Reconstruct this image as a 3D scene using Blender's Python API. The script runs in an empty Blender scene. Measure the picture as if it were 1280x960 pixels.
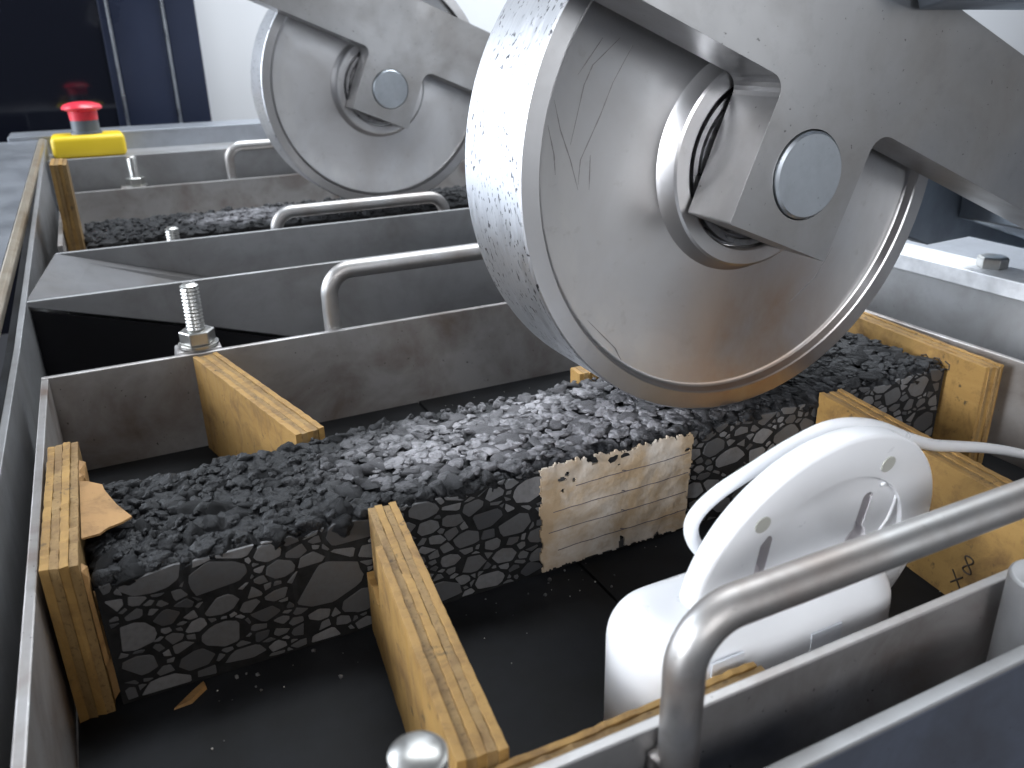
import bpy, bmesh, math, random
from mathutils import Vector, Matrix
random.seed(7)
S = bpy.context.scene
COL = S.collection
MM = 0.001
PI = math.pi

# ------------------------------------------------------------------ camera
f_px, pitch, yaw, roll = 1045.7, 0.390474, 0.449943, 0.022241
cam_d = bpy.data.cameras.new('Camera'); cam = bpy.data.objects.new('Camera', cam_d); COL.objects.link(cam)
cam_d.sensor_width = 36; cam_d.lens = f_px / 1280 * 36
cam_d.clip_start = 0.01; cam_d.clip_end = 50
fwd = Vector((math.sin(yaw)*math.cos(pitch), math.cos(yaw)*math.cos(pitch), -math.sin(pitch)))
rgt = Vector((math.cos(yaw), -math.sin(yaw), 0)); dwn = fwd.cross(rgt)
r2 = math.cos(roll)*rgt + math.sin(roll)*dwn; d2 = -math.sin(roll)*rgt + math.cos(roll)*dwn
M = Matrix((r2, -d2, -fwd)).transposed().to_4x4()
M.translation = Vector((-229.754, -256.042, 46.319)) * MM
cam.matrix_world = M
cam_d.dof.use_dof = True; cam_d.dof.focus_distance = 0.33; cam_d.dof.aperture_fstop = 20
S.camera = cam
# ------------------------------------------------------------------ world, lamps, exposure
W = bpy.data.worlds.new('World'); S.world = W; W.use_nodes = True
bg = W.node_tree.nodes['Background']; bg.inputs[0].default_value = (0.80, 0.86, 1.0, 1); bg.inputs[1].default_value = 0.07
def area(name, loc, tgt, sx, sy, power, col, spread=180):
    l = bpy.data.lights.new(name, 'AREA'); l.shape = 'RECTANGLE'; l.size = sx; l.size_y = sy
    l.energy = power; l.color = col; l.spread = math.radians(spread)
    o = bpy.data.objects.new(name, l); COL.objects.link(o); o.location = loc
    o.rotation_euler = (Vector(tgt) - Vector(loc)).to_track_quat('-Z', 'Y').to_euler()
    return o
area('window_far_left', (-1.05, 0.78, 0.34), (0.0, -0.02, -0.09), 0.85, 0.75, 19, (0.84, 0.91, 1.0))
area('window_left', (-1.3, -0.12, 0.42), (0.02, -0.02, -0.05), 0.5, 0.5, 3.2, (0.88, 0.93, 1.0))
area('left_fill_beam', (-1.25, -0.30, 0.34), (0.02, -0.02, -0.01), 0.3, 0.3, 0.5, (0.92, 0.95, 1.0), 26)  # added narrow fill, no seen source; whitens the arm's left side
area('front_fill', (-0.26, -0.98, 0.46), (0.08, -0.08, -0.09), 0.4, 0.3, 0.45, (0.96, 0.97, 1.0), 42)  # added fill for the white device; narrow spread spares the left end
area('front_right_fill', (0.74, -1.33, 0.24), (0.0, 0.0, 0.0), 0.6, 0.75, 3.1, (0.93, 0.96, 1.0))  # added fill that brightens the wheel and arm faces
area('back_wall_wash', (0.35, 0.55, 1.25), (0.55, 1.15, 0.1), 1.4, 0.6, 44, (0.9, 0.95, 1.0))  # unseen wash lamp added to brighten the back wall
S.view_settings.view_transform = 'Standard'; S.view_settings.look = 'None'
S.view_settings.exposure = 0.0; S.view_settings.gamma = 1.0; S.view_settings.use_curve_mapping = False
S.render.engine = 'CYCLES'

# ------------------------------------------------------------------ material helpers
def newmat(name):
    m = bpy.data.materials.new(name); m.use_nodes = True
    nt = m.node_tree; b = nt.nodes['Principled BSDF']
    return m, nt, b
def coords(nt, scale=(1,1,1), rot=(0,0,0), kind='Object'):
    tc = nt.nodes.new('ShaderNodeTexCoord'); mp = nt.nodes.new('ShaderNodeMapping')
    mp.inputs['Scale'].default_value = scale; mp.inputs['Rotation'].default_value = rot
    nt.links.new(tc.outputs[kind], mp.inputs[0]); return mp.outputs[0]
def noise(nt, vec, scale, detail=4, rough=0.55, dist=0.0):
    n = nt.nodes.new('ShaderNodeTexNoise'); n.inputs['Scale'].default_value = scale
    n.inputs['Detail'].default_value = detail; n.inputs['Roughness'].default_value = rough
    n.inputs['Distortion'].default_value = dist
    nt.links.new(vec, n.inputs['Vector']); return n.outputs['Fac']
def ramp(nt, fac, stops):
    r = nt.nodes.new('ShaderNodeValToRGB'); e = r.color_ramp.elements
    while len(e) < len(stops): e.new(0.5)
    for i, (p, c) in enumerate(stops):
        e[i].position = p; e[i].color = (*c, 1) if len(c) == 3 else c
    nt.links.new(fac, r.inputs[0]); return r.outputs[0]
def g(v): return (v, v, v)
def mix(nt, fac, a, b, mode='MIX'):
    m = nt.nodes.new('ShaderNodeMix'); m.data_type = 'RGBA'; m.blend_type = mode
    for s, v in ((0, fac), (6, a), (7, b)):
        if hasattr(v, 'links'): nt.links.new(v, m.inputs[s])
        elif s == 0: m.inputs[0].default_value = v
        else: m.inputs[s].default_value = (*v, 1)
    return m.outputs[2]
def bump(nt, b, h, strength, dist=0.001):
    n = nt.nodes.new('ShaderNodeBump'); n.inputs['Strength'].default_value = strength
    n.inputs['Distance'].default_value = dist
    nt.links.new(h, n.inputs['Height']); nt.links.new(n.outputs[0], b.inputs['Normal'])
def plain(name, col, rough=0.5, metal=0.0, spec=0.5, nscale=0, var=0.15, bmp=0.0):
    m, nt, b = newmat(name)
    b.inputs['Roughness'].default_value = rough; b.inputs['Metallic'].default_value = metal
    b.inputs['Specular IOR Level'].default_value = spec
    b.inputs['Base Color'].default_value = (*col, 1)
    if nscale:
        v = coords(nt); n = noise(nt, v, nscale, 5)
        nt.links.new(ramp(nt, n, [(0.3, tuple(c*(1-var) for c in col)), (0.7, tuple(min(1, c*(1+var)) for c in col))]), b.inputs['Base Color'])
        nt.links.new(ramp(nt, n, [(0.3, g(max(0, rough-0.08))), (0.7, g(min(1, rough+0.08)))]), b.inputs['Roughness'])
        if bmp: bump(nt, b, n, bmp)
    return m
def steel(name, col=(0.56,0.56,0.57), rough=0.36, stain=(0.25,0.18,0.12), amount=0.25, brush=(40,400,400), spots=0.0, bmp=0.06, big=14, metal=1.0):
    m, nt, b = newmat(name); b.inputs['Metallic'].default_value = metal
    v = coords(nt); vb = coords(nt, brush)
    n1 = noise(nt, v, big, 6, 0.6, 0.4); n2 = noise(nt, vb, 1.0, 4, 0.6); n3 = noise(nt, v, 120, 5, 0.65)
    c = mix(nt, ramp(nt, n1, [(0.42, g(0)), (0.72, g(amount))]), col, stain)
    c = mix(nt, ramp(nt, n2, [(0.3, g(0)), (0.7, g(0.28))]), c, tuple(x*0.72 for x in col))
    c = mix(nt, ramp(nt, n3, [(0.55, g(0)), (0.75, g(0.25))]), c, tuple(x*0.55 for x in col))
    if spots:
        n4 = noise(nt, v, 520, 2, 0.5)
        c = mix(nt, ramp(nt, n4, [(0.72, g(0)), (0.77, g(spots*0.6))]), c, (0.03,0.025,0.02))
    nt.links.new(c, b.inputs['Base Color'])
    rr = mix(nt, 0.5, ramp(nt, n1, [(0.3, g(rough-0.08)), (0.7, g(rough+0.14))]), ramp(nt, n2, [(0.3, g(rough-0.06)), (0.7, g(rough+0.1))]))
    nt.links.new(rr, b.inputs['Roughness'])
    h = mix(nt, 0.35, n2, n3); bump(nt, b, h, bmp, 0.0006)
    return m

MAT = {}
MAT['arm'] = steel('arm_steel', (0.50,0.50,0.505), 0.34, (0.30,0.275,0.25), 0.75, (25,60,25), 0.9, 0.12, 15)
MAT['pin'] = steel('pin_steel', (0.50,0.54,0.58), 0.40, (0.3,0.3,0.32), 0.3, (200,200,200), 0.5)
MAT['tray'] = steel('tray_steel', (0.50,0.49,0.485), 0.40, (0.16,0.105,0.075), 0.85, (8,90,60), 1.3, 0.14, 24, 0.68)
MAT['tub'] = steel('tub_steel', (0.44,0.445,0.455), 0.46, (0.17,0.15,0.13), 0.6, (10,60,60), 0.4, 0.12, 18, 0.8)
MAT['bluepaint'] = steel('dull_blue_grey_panel', (0.15,0.17,0.22), 0.5, (0.08,0.08,0.09), 0.7, (20,60,60), 0.6, 0.1, 30, 0.6)
MAT['rim'] = steel('stained_rim_steel', (0.36,0.32,0.26), 0.5, (0.16,0.12,0.08), 0.8, (60,8,60), 0.5, 0.12, 30, 0.8)
MAT['ramp'] = steel('dark_ramp_steel', (0.13,0.13,0.135), 0.55, (0.10,0.09,0.08), 0.6, (10,60,60), 0.3, 0.1, 18)  # darker base than the tub steel, with random stains
MAT['tube'] = steel('tube_steel', (0.54,0.535,0.53), 0.46, (0.30,0.23,0.19), 0.75, (60,200,200), 0.3, 0.08, 30)
MAT['deck'] = steel('deck_steel', (0.52,0.55,0.60), 0.40, (0.25,0.26,0.28), 0.5, (30,30,30), 0.2, 0.10, 20)
MAT['rail'] = plain('window_sheen_rail', (0.74,0.75,0.77), 0.5, 0.35, 0.5, 120, 0.15, 0.1)  # whitish base paints in the left window's reflection
MAT['bolt'] = steel('zinc_steel', (0.62,0.62,0.60), 0.34, (0.30,0.25,0.18), 0.4, (200,200,200), 0.2, 0.08, 60)
MAT['darksteel'] = steel('dark_painted_steel', (0.36,0.41,0.47), 0.45, (0.07,0.07,0.08), 0.5, (30,30,30), 0.2, 0.05)
MAT['bearing'] = plain('bearing_seal', (0.34,0.34,0.35), 0.32, 1.0, 0.5, 200, 0.3)
MAT['scratch'] = plain('scratch_mark', (0.30,0.29,0.285), 0.6, 0.8)
MAT['rubber'] = plain('black_rubber_mat', (0.011,0.012,0.014), 0.7, 0, 0.25, 34, 0.8, 0.5)
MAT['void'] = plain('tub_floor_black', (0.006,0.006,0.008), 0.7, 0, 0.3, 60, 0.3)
MAT['wall'] = plain('white_wall_paint', (0.80,0.81,0.83), 0.7, 0, 0.3, 3, 0.03)
MAT['cabinet'] = plain('navy_cabinet', (0.016,0.022,0.045), 0.32, 0, 0.5, 8, 0.2)
MAT['cabglass'] = plain('dark_cabinet_glass', (0.006,0.007,0.012), 0.06, 0, 0.6)
MAT['trim'] = plain('aluminium_trim', (0.55,0.58,0.62), 0.3, 1.0, 0.5, 60, 0.1)
MAT['plastic'] = plain('white_plastic', (0.80,0.81,0.83), 0.32, 0, 0.5, 40, 0.02)
MAT['foot'] = plain('grey_rubber_foot', (0.42,0.42,0.38), 0.7)
MAT['slot'] = plain('slot_plastic', (0.60,0.58,0.60), 0.5)
MAT['sticker'] = plain('sticker_paper', (0.72,0.75,0.80), 0.55)
MAT['yellow'] = plain('yellow_plastic', (0.74,0.53,0.02), 0.42, 0, 0.5, 30, 0.05)
MAT['red'] = plain('red_plastic', (0.70,0.035,0.06), 0.35, 0, 0.5, 30, 0.06)
MAT['greyplastic'] = plain('grey_plastic', (0.10,0.12,0.15), 0.4)
MAT['pencil'] = plain('pencil_mark', (0.10,0.09,0.11), 0.7)
MAT['ink'] = plain('dark_ink', (0.05,0.035,0.025), 0.7)
MAT['crumb'] = plain('pale_dust_crumb', (0.5,0.48,0.45), 0.8)

def wheel_mat(name, warm_amt):
    m, nt, b = newmat(name); b.inputs['Metallic'].default_value = 1
    v = coords(nt); n1 = noise(nt, v, 16, 6, 0.6, 0.8); n3 = noise(nt, v, 150, 5, 0.6)
    c = mix(nt, ramp(nt, n1, [(0.35, g(0)), (0.75, g(0.5))]), (0.58,0.58,0.59), (0.42,0.40,0.385))
    tq = nt.nodes.new('ShaderNodeTexCoord'); sq = nt.nodes.new('ShaderNodeVectorMath'); sq.operation = 'MULTIPLY'; nt.links.new(tq.outputs['Object'], sq.inputs[0]); sq.inputs[1].default_value = (1, 0, 1)
    lr = nt.nodes.new('ShaderNodeVectorMath'); lr.operation = 'LENGTH'; nt.links.new(sq.outputs[0], lr.inputs[0])
    mul = nt.nodes.new('ShaderNodeMath'); mul.operation = 'MULTIPLY'; nt.links.new(lr.outputs['Value'], mul.inputs[0]); mul.inputs[1].default_value = 8
    nd = noise(nt, coords(nt, (55, 1, 20), (0, 0.7, 0)), 1, 5, 0.65, 0.5)
    band = mix(nt, 1.0, ramp(nt, mul.outputs[0], [(0.58, g(0)), (0.66, g(1)), (0.72, g(0.9)), (0.74, g(0))]), ramp(nt, nd, [(0.42, g(0)), (0.7, g(0.5))]), 'MULTIPLY')
    c = mix(nt, band, c, (0.66,0.65,0.63))
    c = mix(nt, ramp(nt, n3, [(0.62, g(0)), (0.78, g(0.35))]), c, (0.3,0.28,0.26))
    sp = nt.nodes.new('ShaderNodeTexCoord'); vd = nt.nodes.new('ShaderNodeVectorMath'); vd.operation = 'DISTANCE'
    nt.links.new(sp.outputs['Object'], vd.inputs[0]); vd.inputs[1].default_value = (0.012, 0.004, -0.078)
    warm_reflection = ramp(nt, vd.outputs['Value'], [(0.015, g(warm_amt)), (0.062, g(0))])  # warm reflection painted in as a brown tint low on the face
    c = mix(nt, mix(nt, 1.0, warm_reflection, ramp(nt, n1, [(0.3, g(0.35)), (0.6, g(1))]), 'MULTIPLY'), c, (0.40,0.27,0.18))
    nt.links.new(c, b.inputs['Base Color'])
    nt.links.new(ramp(nt, n1, [(0.3, g(0.28)), (0.7, g(0.40))]), b.inputs['Roughness'])
    b.inputs['Anisotropic'].default_value = 0.5
    t = nt.nodes.new('ShaderNodeTangent'); t.direction_type = 'RADIAL'; t.axis = 'Y'
    nt.links.new(t.outputs[0], b.inputs['Tangent'])
    bump(nt, b, n3, 0.04, 0.0005)
    return m
def tread_mat():
    m, nt, b = newmat('wheel_tread_steel'); b.inputs['Metallic'].default_value = 1
    tc = nt.nodes.new('ShaderNodeTexCoord'); sp = nt.nodes.new('ShaderNodeSeparateXYZ'); nt.links.new(tc.outputs['Object'], sp.inputs[0])
    at = nt.nodes.new('ShaderNodeMath'); at.operation = 'ARCTAN2'; nt.links.new(sp.outputs[0], at.inputs[0]); nt.links.new(sp.outputs[2], at.inputs[1])
    cb = nt.nodes.new('ShaderNodeCombineXYZ'); nt.links.new(at.outputs[0], cb.inputs[0]); nt.links.new(sp.outputs[1], cb.inputs[1])
    def mp(sx, sy):
        q = nt.nodes.new('ShaderNodeMapping'); q.inputs['Scale'].default_value = (sx, sy, 1); nt.links.new(cb.outputs[0], q.inputs[0]); return q.outputs[0]
    n1 = noise(nt, mp(5, 700), 1, 5, 0.7); n2 = noise(nt, mp(34, 560), 1, 2, 0.5); n3 = noise(nt, mp(9, 60), 1, 3)
    c = mix(nt, ramp(nt, n1, [(0.3, g(0)), (0.7, g(0.5))]), (0.70,0.71,0.73), (0.48,0.49,0.52))
    nick = mix(nt, 1.0, ramp(nt, n2, [(0.60, g(0)), (0.63, g(1))]), ramp(nt, n3, [(0.40, g(0)), (0.56, g(1))]), 'MULTIPLY')
    c = mix(nt, nick, c, (0.10,0.10,0.11))
    nt.links.new(c, b.inputs['Base Color'])
    nt.links.new(ramp(nt, n1, [(0.3, g(0.34)), (0.7, g(0.52))]), b.inputs['Roughness'])
    bump(nt, b, n1, 0.10, 0.0004)
    return m
MAT['wheel'] = wheel_mat('wheel_face_steel', 0.9); MAT['wheel_rear'] = wheel_mat('rear_wheel_face_steel', 0.05); MAT['tread'] = tread_mat()

def ply_mat(name, base, dark, end, axis):
    m, nt, b = newmat(name)
    sc = {'x': (6,160,160), 'y': (160,6,160), 'z': (160,160,6)}[axis]
    v = coords(nt, sc); n1 = noise(nt, v, 1.3, 5, 0.6, 0.3); vo = coords(nt); n2 = noise(nt, vo, 780, 3, 0.6); n3 = noise(nt, vo, 30, 4)
    c = mix(nt, ramp(nt, n1, [(0.3, g(0)), (0.7, g(0.7 if end else 0.45))]), base, dark)
    c = mix(nt, ramp(nt, n3, [(0.45, g(0)), (0.75, g(0.45))]), c, tuple(x*0.62 for x in base))
    if end: c = mix(nt, ramp(nt, n2, [(0.57, g(0)), (0.66, g(0.65))]), c, (0.10,0.055,0.02))
    else: c = mix(nt, ramp(nt, n2, [(0.66, g(0)), (0.72, g(0.5))]), c, (0.16,0.09,0.035))
    n5 = noise(nt, vo, 55, 6, 0.7, 0.6)
    c = mix(nt, ramp(nt, n5, [(0.47, g(0)), (0.68, g(0.85))]), c, (0.15,0.085,0.035))
    n6 = noise(nt, vo, 130, 4, 0.7)
    c = mix(nt, ramp(nt, n6, [(0.62, g(0)), (0.70, g(0.85))]), c, (0.035,0.028,0.022))
    nt.links.new(c, b.inputs['Base Color']); b.inputs['Roughness'].default_value = 0.62
    b.inputs['Specular IOR Level'].default_value = 0.3
    bump(nt, b, mix(nt, 0.5, n1, n2), 0.35 if end else 0.18, 0.0008)
    return m
PB, PD = (0.37,0.225,0.075), (0.24,0.132,0.038)
for ax in 'xyz':
    MAT['ply_' + ax] = ply_mat('plywood_long_' + ax, PB, PD, False, ax)
    MAT['plyend_' + ax] = ply_mat('plywood_end_' + ax, (0.29,0.19,0.08), (0.21,0.125,0.047), True, ax)
MAT['veneer'] = ply_mat('torn_veneer', (0.42,0.245,0.10), (0.32,0.17,0.065), False, 'y')

def stone_mat():
    m, nt, b = newmat('cut_stone')
    gm = nt.nodes.new('ShaderNodeNewGeometry'); oi = nt.nodes.new('ShaderNodeObjectInfo')
    ad = nt.nodes.new('ShaderNodeMath'); ad.operation = 'ADD'; nt.links.new(gm.outputs['Random Per Island'], ad.inputs[0]); nt.links.new(oi.outputs['Random'], ad.inputs[1])
    fr = nt.nodes.new('ShaderNodeMath'); fr.operation = 'FRACT'; nt.links.new(ad.outputs[0], fr.inputs[0])
    c = ramp(nt, fr.outputs[0], [(0.0, (0.045,0.047,0.052)), (0.35, (0.085,0.086,0.09)), (0.7, (0.12,0.121,0.125)), (1.0, (0.19,0.19,0.195))])
    v = coords(nt); n = noise(nt, v, 500, 4, 0.6); n2 = noise(nt, v, 90, 4)
    c = mix(nt, ramp(nt, n, [(0.4, g(0)), (0.75, g(0.4))]), c, (0.06,0.055,0.05))
    c = mix(nt, ramp(nt, n2, [(0.5, g(0)), (0.75, g(0.5))]), c, (0.075,0.06,0.05))
    nt.links.new(c, b.inputs['Base Color']); b.inputs['Roughness'].default_value = 0.5
    bump(nt, b, n, 0.15, 0.0005)
    return m
def bitumen_mat(name, worn_sheen, cx=-0.07, cy=0.026, z0=-0.1046, k=8.5):
    m, nt, b = newmat(name)
    v = coords(nt); n = noise(nt, v, 260, 5, 0.65); n2 = noise(nt, v, 45, 4, 0.6); n3 = noise(nt, v, 900, 3, 0.6)
    c = ramp(nt, n, [(0.3, (0.005,0.0055,0.007)), (0.7, (0.020,0.021,0.023))])
    if worn_sheen:
        gm = nt.nodes.new('ShaderNodeNewGeometry'); ps = nt.nodes.new('ShaderNodeMapping'); nt.links.new(gm.outputs['Position'], ps.inputs[0])
        ps.inputs['Location'].default_value = (-cx*k, -cy*25, 0); ps.inputs['Scale'].default_value = (k, 25, 0)
        ln = nt.nodes.new('ShaderNodeVectorMath'); ln.operation = 'LENGTH'; nt.links.new(ps.outputs[0], ln.inputs[0])
        tr = ramp(nt, ln.outputs['Value'], [(0.55, g(1)), (1.15, g(0))])
        wf = mix(nt, 1.0, tr, ramp(nt, mix(nt, 0.5, n2, n), [(0.40, g(0.1)), (0.56, g(1))]), 'MULTIPLY')
        sz = nt.nodes.new('ShaderNodeSeparateXYZ'); nt.links.new(gm.outputs['Position'], sz.inputs[0])
        mr = nt.nodes.new('ShaderNodeMapRange'); nt.links.new(sz.outputs[2], mr.inputs[0])
        mr.inputs[1].default_value = z0; mr.inputs[2].default_value = z0 + 0.002
        wf = mix(nt, 1.0, wf, ramp(nt, mr.outputs[0], [(0.1, g(0)), (0.75, g(1))]), 'MULTIPLY')
        c = mix(nt, wf, c, (0.30,0.295,0.31))  # pale oval: worn wheel track plus painted reflection of the bright wall
    nt.links.new(c, b.inputs['Base Color']); b.inputs['Specular IOR Level'].default_value = 0.32
    nt.links.new(ramp(nt, n, [(0.3, g(0.36)), (0.7, g(0.66))]), b.inputs['Roughness'])
    bump(nt, b, mix(nt, 0.4, n, n3), 0.9, 0.0016)
    return m
MAT['stone'] = stone_mat(); MAT['bitumen'] = bitumen_mat('bitumen', 0); MAT['wornsheen'] = bitumen_mat('worn_bitumen_sheen', 0.55); MAT['wornsheen_far'] = bitumen_mat('worn_bitumen_sheen_far', 0.55, -0.10, 0.515, -0.0955, 13)
def paint_mat():
    m, nt, b = newmat('aged_white_paint')
    v = coords(nt); n = noise(nt, v, 42, 5, 0.6, 0.5); n2 = noise(nt, v, 240, 4, 0.6)
    c = mix(nt, ramp(nt, n, [(0.36, g(0)), (0.62, g(1))]), (0.60,0.55,0.49), (0.42,0.31,0.195))
    c = mix(nt, ramp(nt, n2, [(0.5, g(0)), (0.75, g(0.5))]), c, (0.36,0.26,0.16))
    nt.links.new(c, b.inputs['Base Color']); b.inputs['Roughness'].default_value = 0.6
    bump(nt, b, mix(nt, 0.5, n, n2), 0.5, 0.0012)
    return m
MAT['paint'] = paint_mat()
MAT['sawnbinder'] = plain('sawn_bitumen', (0.013,0.013,0.0135), 0.75, 0, 0.2, 300, 0.5, 0.3)

# ------------------------------------------------------------------ object helpers (mm in, metres out)
def thing(name, label, cat, loc=(0,0,0), group=None):
    o = bpy.data.objects.new(name, None); COL.objects.link(o); o.empty_display_size = 0.02
    o.location = Vector(loc) * MM; o['label'] = label; o['category'] = cat
    if group: o['group'] = group
    return o
def origin(p):
    v = Vector((0,0,0))
    while p is not None: v += p.location; p = p.parent
    return v
def link(name, me, parent):
    o = bpy.data.objects.new(name, me); COL.objects.link(o); o.parent = parent; return o
def obj(name, bm, mat, parent=None, smooth=False, bevel=0, seg=2, auto=None):
    off = origin(parent) / MM
    bmesh.ops.recalc_face_normals(bm, faces=bm.faces)
    for v in bm.verts: v.co = (v.co - off) * MM
    me = bpy.data.meshes.new(name); bm.to_mesh(me); bm.free()
    for m in (mat if isinstance(mat, (list, tuple)) else [mat]): me.materials.append(MAT[m])
    if smooth or auto:
        me.polygons.foreach_set('use_smooth', [True]*len(me.polygons))
    o = link(name, me, parent)
    if auto: me.set_sharp_from_angle(angle=math.radians(auto))
    if bevel:
        b = o.modifiers.new('bevel', 'BEVEL'); b.width = bevel*MM; b.segments = seg; b.limit_method = 'ANGLE'; b.angle_limit = math.radians(40)
        b.harden_normals = False
    return o
def struct(o): o['kind'] = 'structure'; return o
def bx(bm, x0, x1, y0, y1, z0, z1, mi=0):
    vs = [bm.verts.new(c) for c in ((x0,y0,z0),(x1,y0,z0),(x1,y1,z0),(x0,y1,z0),(x0,y0,z1),(x1,y0,z1),(x1,y1,z1),(x0,y1,z1))]
    for f in ((3,2,1,0),(4,5,6,7),(0,1,5,4),(1,2,6,5),(2,3,7,6),(3,0,4,7)):
        bm.faces.new([vs[i] for i in f]).material_index = mi
    return bm
def box(*a): return bx(bmesh.new(), *a)
def hexa(bot, top):
    bm = bmesh.new(); a = [bm.verts.new(c) for c in bot]; b = [bm.verts.new(c) for c in top]; n = len(a)
    bm.faces.new(a[::-1]); bm.faces.new(b)
    for i in range(n): bm.faces.new([a[i], a[(i+1)%n], b[(i+1)%n], b[i]])
    return bm
def lathe(prof, c, axis='y', n=64, closed=False, bm=None):
    bm = bm or bmesh.new(); rings = []
    for r, h in prof:
        ring = []
        for i in range(n):
            a = 2*PI*i/n; p, q = r*math.cos(a), r*math.sin(a)
            co = {'y': (p, h, q), 'z': (p, q, h), 'x': (h, p, q)}[axis]
            ring.append(bm.verts.new(Vector(co) + Vector(c)))
        rings.append(ring)
    m = len(rings)
    for k in range(m if closed else m-1):
        A, B = rings[k], rings[(k+1) % m]
        for i in range(n): bm.faces.new([A[i], A[(i+1)%n], B[(i+1)%n], B[i]])
    if not closed:
        if prof[0][0] > 0: bm.faces.new(rings[0])
        if prof[-1][0] > 0: bm.faces.new(rings[-1])
    return bm
def tube(path, r, n=20, bm=None, cap=True):
    bm = bm or bmesh.new(); path = [Vector(p) for p in path]; rings = []
    up = None
    for i, p in enumerate(path):
        t = (path[min(i+1, len(path)-1)] - path[max(i-1, 0)]).normalized()
        if up is None:
            up = Vector((0,1,0)) if abs(t.y) < 0.9 else Vector((1,0,0))
        a = (up - t*up.dot(t)).normalized(); b = t.cross(a); up = a
        rr = r(i/(len(path)-1)) if callable(r) else r
        rings.append([bm.verts.new(p + rr*(math.cos(2*PI*k/n)*a + math.sin(2*PI*k/n)*b)) for k in range(n)])
    for A, B in zip(rings, rings[1:]):
        for k in range(n): bm.faces.new([A[k], A[(k+1)%n], B[(k+1)%n], B[k]])
    if cap: bm.faces.new(rings[0]); bm.faces.new(rings[-1])
    return bm
def arc(c, r, a0, a1, n, plane='xz', y=0):
    out = []
    for i in range(n+1):
        a = math.radians(a0 + (a1-a0)*i/n); out.append((c[0]+r*math.cos(a), y, c[1]+r*math.sin(a)))
    return out
def prism(outline, y0, y1, hole=None):
    """outline in xz, extruded along y; hole = (cx, cz, r)"""
    bm = bmesh.new(); ed = []
    def loop(pts):
        vs = [bm.verts.new((x, y0, z)) for x, z in pts]
        for i in range(len(vs)): ed.append(bm.edges.new((vs[i], vs[(i+1)%len(vs)])))
    loop(outline)
    if hole: loop([(hole[0]+hole[2]*math.cos(2*PI*i/40), hole[1]+hole[2]*math.sin(2*PI*i/40)) for i in range(40)])
    bmesh.ops.triangle_fill(bm, edges=ed, use_beauty=True, use_dissolve=False)
    r = bmesh.ops.extrude_face_region(bm, geom=bm.faces[:])
    for e in r['geom']:
        if isinstance(e, bmesh.types.BMVert): e.co.y = y1
    return bm
def fillet(pts, radii, n=6):
    out = []; m = len(pts)
    for i in range(m):
        p = Vector(pts[i]); r = radii[i]
        if r <= 0: out.append(tuple(p)); continue
        a = (Vector(pts[i-1]) - p).normalized(); b = (Vector(pts[(i+1)%m]) - p).normalized()
        ang = a.angle(b); d = r/math.tan(ang/2); c = p + (a+b).normalized()*(r/math.sin(ang/2))
        s = p + a*d - c; e = p + b*d - c; a0 = math.atan2(s.y, s.x); a1 = math.atan2(e.y, e.x)
        da = (a1-a0+PI) % (2*PI) - PI
        for k in range(n+1):
            t = a0 + da*k/n; out.append((c.x + r*math.cos(t), c.y + r*math.sin(t)))
    return out

# ================================================================== THE SETTING
bm = box(-90, 2600, 1000, 1030, -700, 1500); bw = obj('wall_back', bm, 'wall'); struct(bw)

cab = thing('equipment_cabinet', 'dark navy equipment cabinet with upright aluminium trims behind the red stop button', 'cabinet', (-400, 985, -300))
obj('side_panel', box(-111, -73.5, 975, 1040, -300, 900), 'cabinet', cab, bevel=2)
obj('door_panel', box(-175, -114.5, 978, 1040, -300, 900), 'cabinet', cab, bevel=2)
obj('glass_pane', box(-430, -187, 984, 1040, -300, 900), 'cabglass', cab)
obj('trim_strip', box(-114.5, -111, 972, 1040, -300, 900), 'trim', cab, bevel=0.6)
obj('trim_strip', box(-178.5, -175, 974, 1040, -300, 900), 'trim', cab, bevel=0.6)
obj('door_edge', box(-187, -178.5, 980, 1040, -300, 900), 'cabinet', cab, bevel=1)

# ================================================================== MACHINE TUB
tub = thing('machine_tub', 'grey steel machine tub holding the two specimen trays', 'machine', (0, 200, -240))
def rimz(y): return -98 if y < 230 else -98 + (y-230)*0.118
def rimx(y): return -290 + (y-266)*0.0485 if y > 266 else -290
# left deck
ys = [-420, 266, 740]
bm = bmesh.new(); rows = []
for y in ys:
    z = -88 + (y-266)*0.106 if y > 266 else -88
    rows.append([bm.verts.new((x, y, z + dz)) for x, dz in ((-1500, 0), (rimx(y)-6.5, 0), (rimx(y)-6.5, -4), (-1500, -4))])
for A, B in zip(rows, rows[1:]):
    for k in range(4): bm.faces.new([A[k], A[(k+1)%4], B[(k+1)%4], B[k]])
bm.faces.new(rows[0]); bm.faces.new(rows[-1])
obj('deck_plate', bm, 'deck', tub)
def sweep_y(name, prof, ys, mat, xf, zf, **kw):
    bm = bmesh.new(); rows = []
    for y in ys: rows.append([bm.verts.new((xf(y)+px, y, zf(y)+pz)) for px, pz in prof])
    n = len(prof)
    for A, B in zip(rows, rows[1:]):
        for k in range(n): bm.faces.new([A[k], A[(k+1)%n], B[(k+1)%n], B[k]])
    bm.faces.new(rows[0]); bm.faces.new(rows[-1])
    return obj(name, bm, mat, tub, **kw)
deckz = lambda y: -88 + (y-266)*0.106 if y > 266 else -88
yy = [-420, 100, 266, 500, 738]
sweep_y('rim_bar', [(-6, -6), (0, -6), (0.6, 0), (-1.2, 1.8), (-4.8, 1.8), (-6, 0)], yy, 'rim', rimx, deckz, bevel=0.5)
sweep_y('inner_wall', [(-3.2, -140), (0, -140), (0, 0), (-3.2, 0)], [-420, 230, 742], 'tub', lambda y: -281 + max(0, y-230)*0.03, rimz, bevel=0.4)
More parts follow.
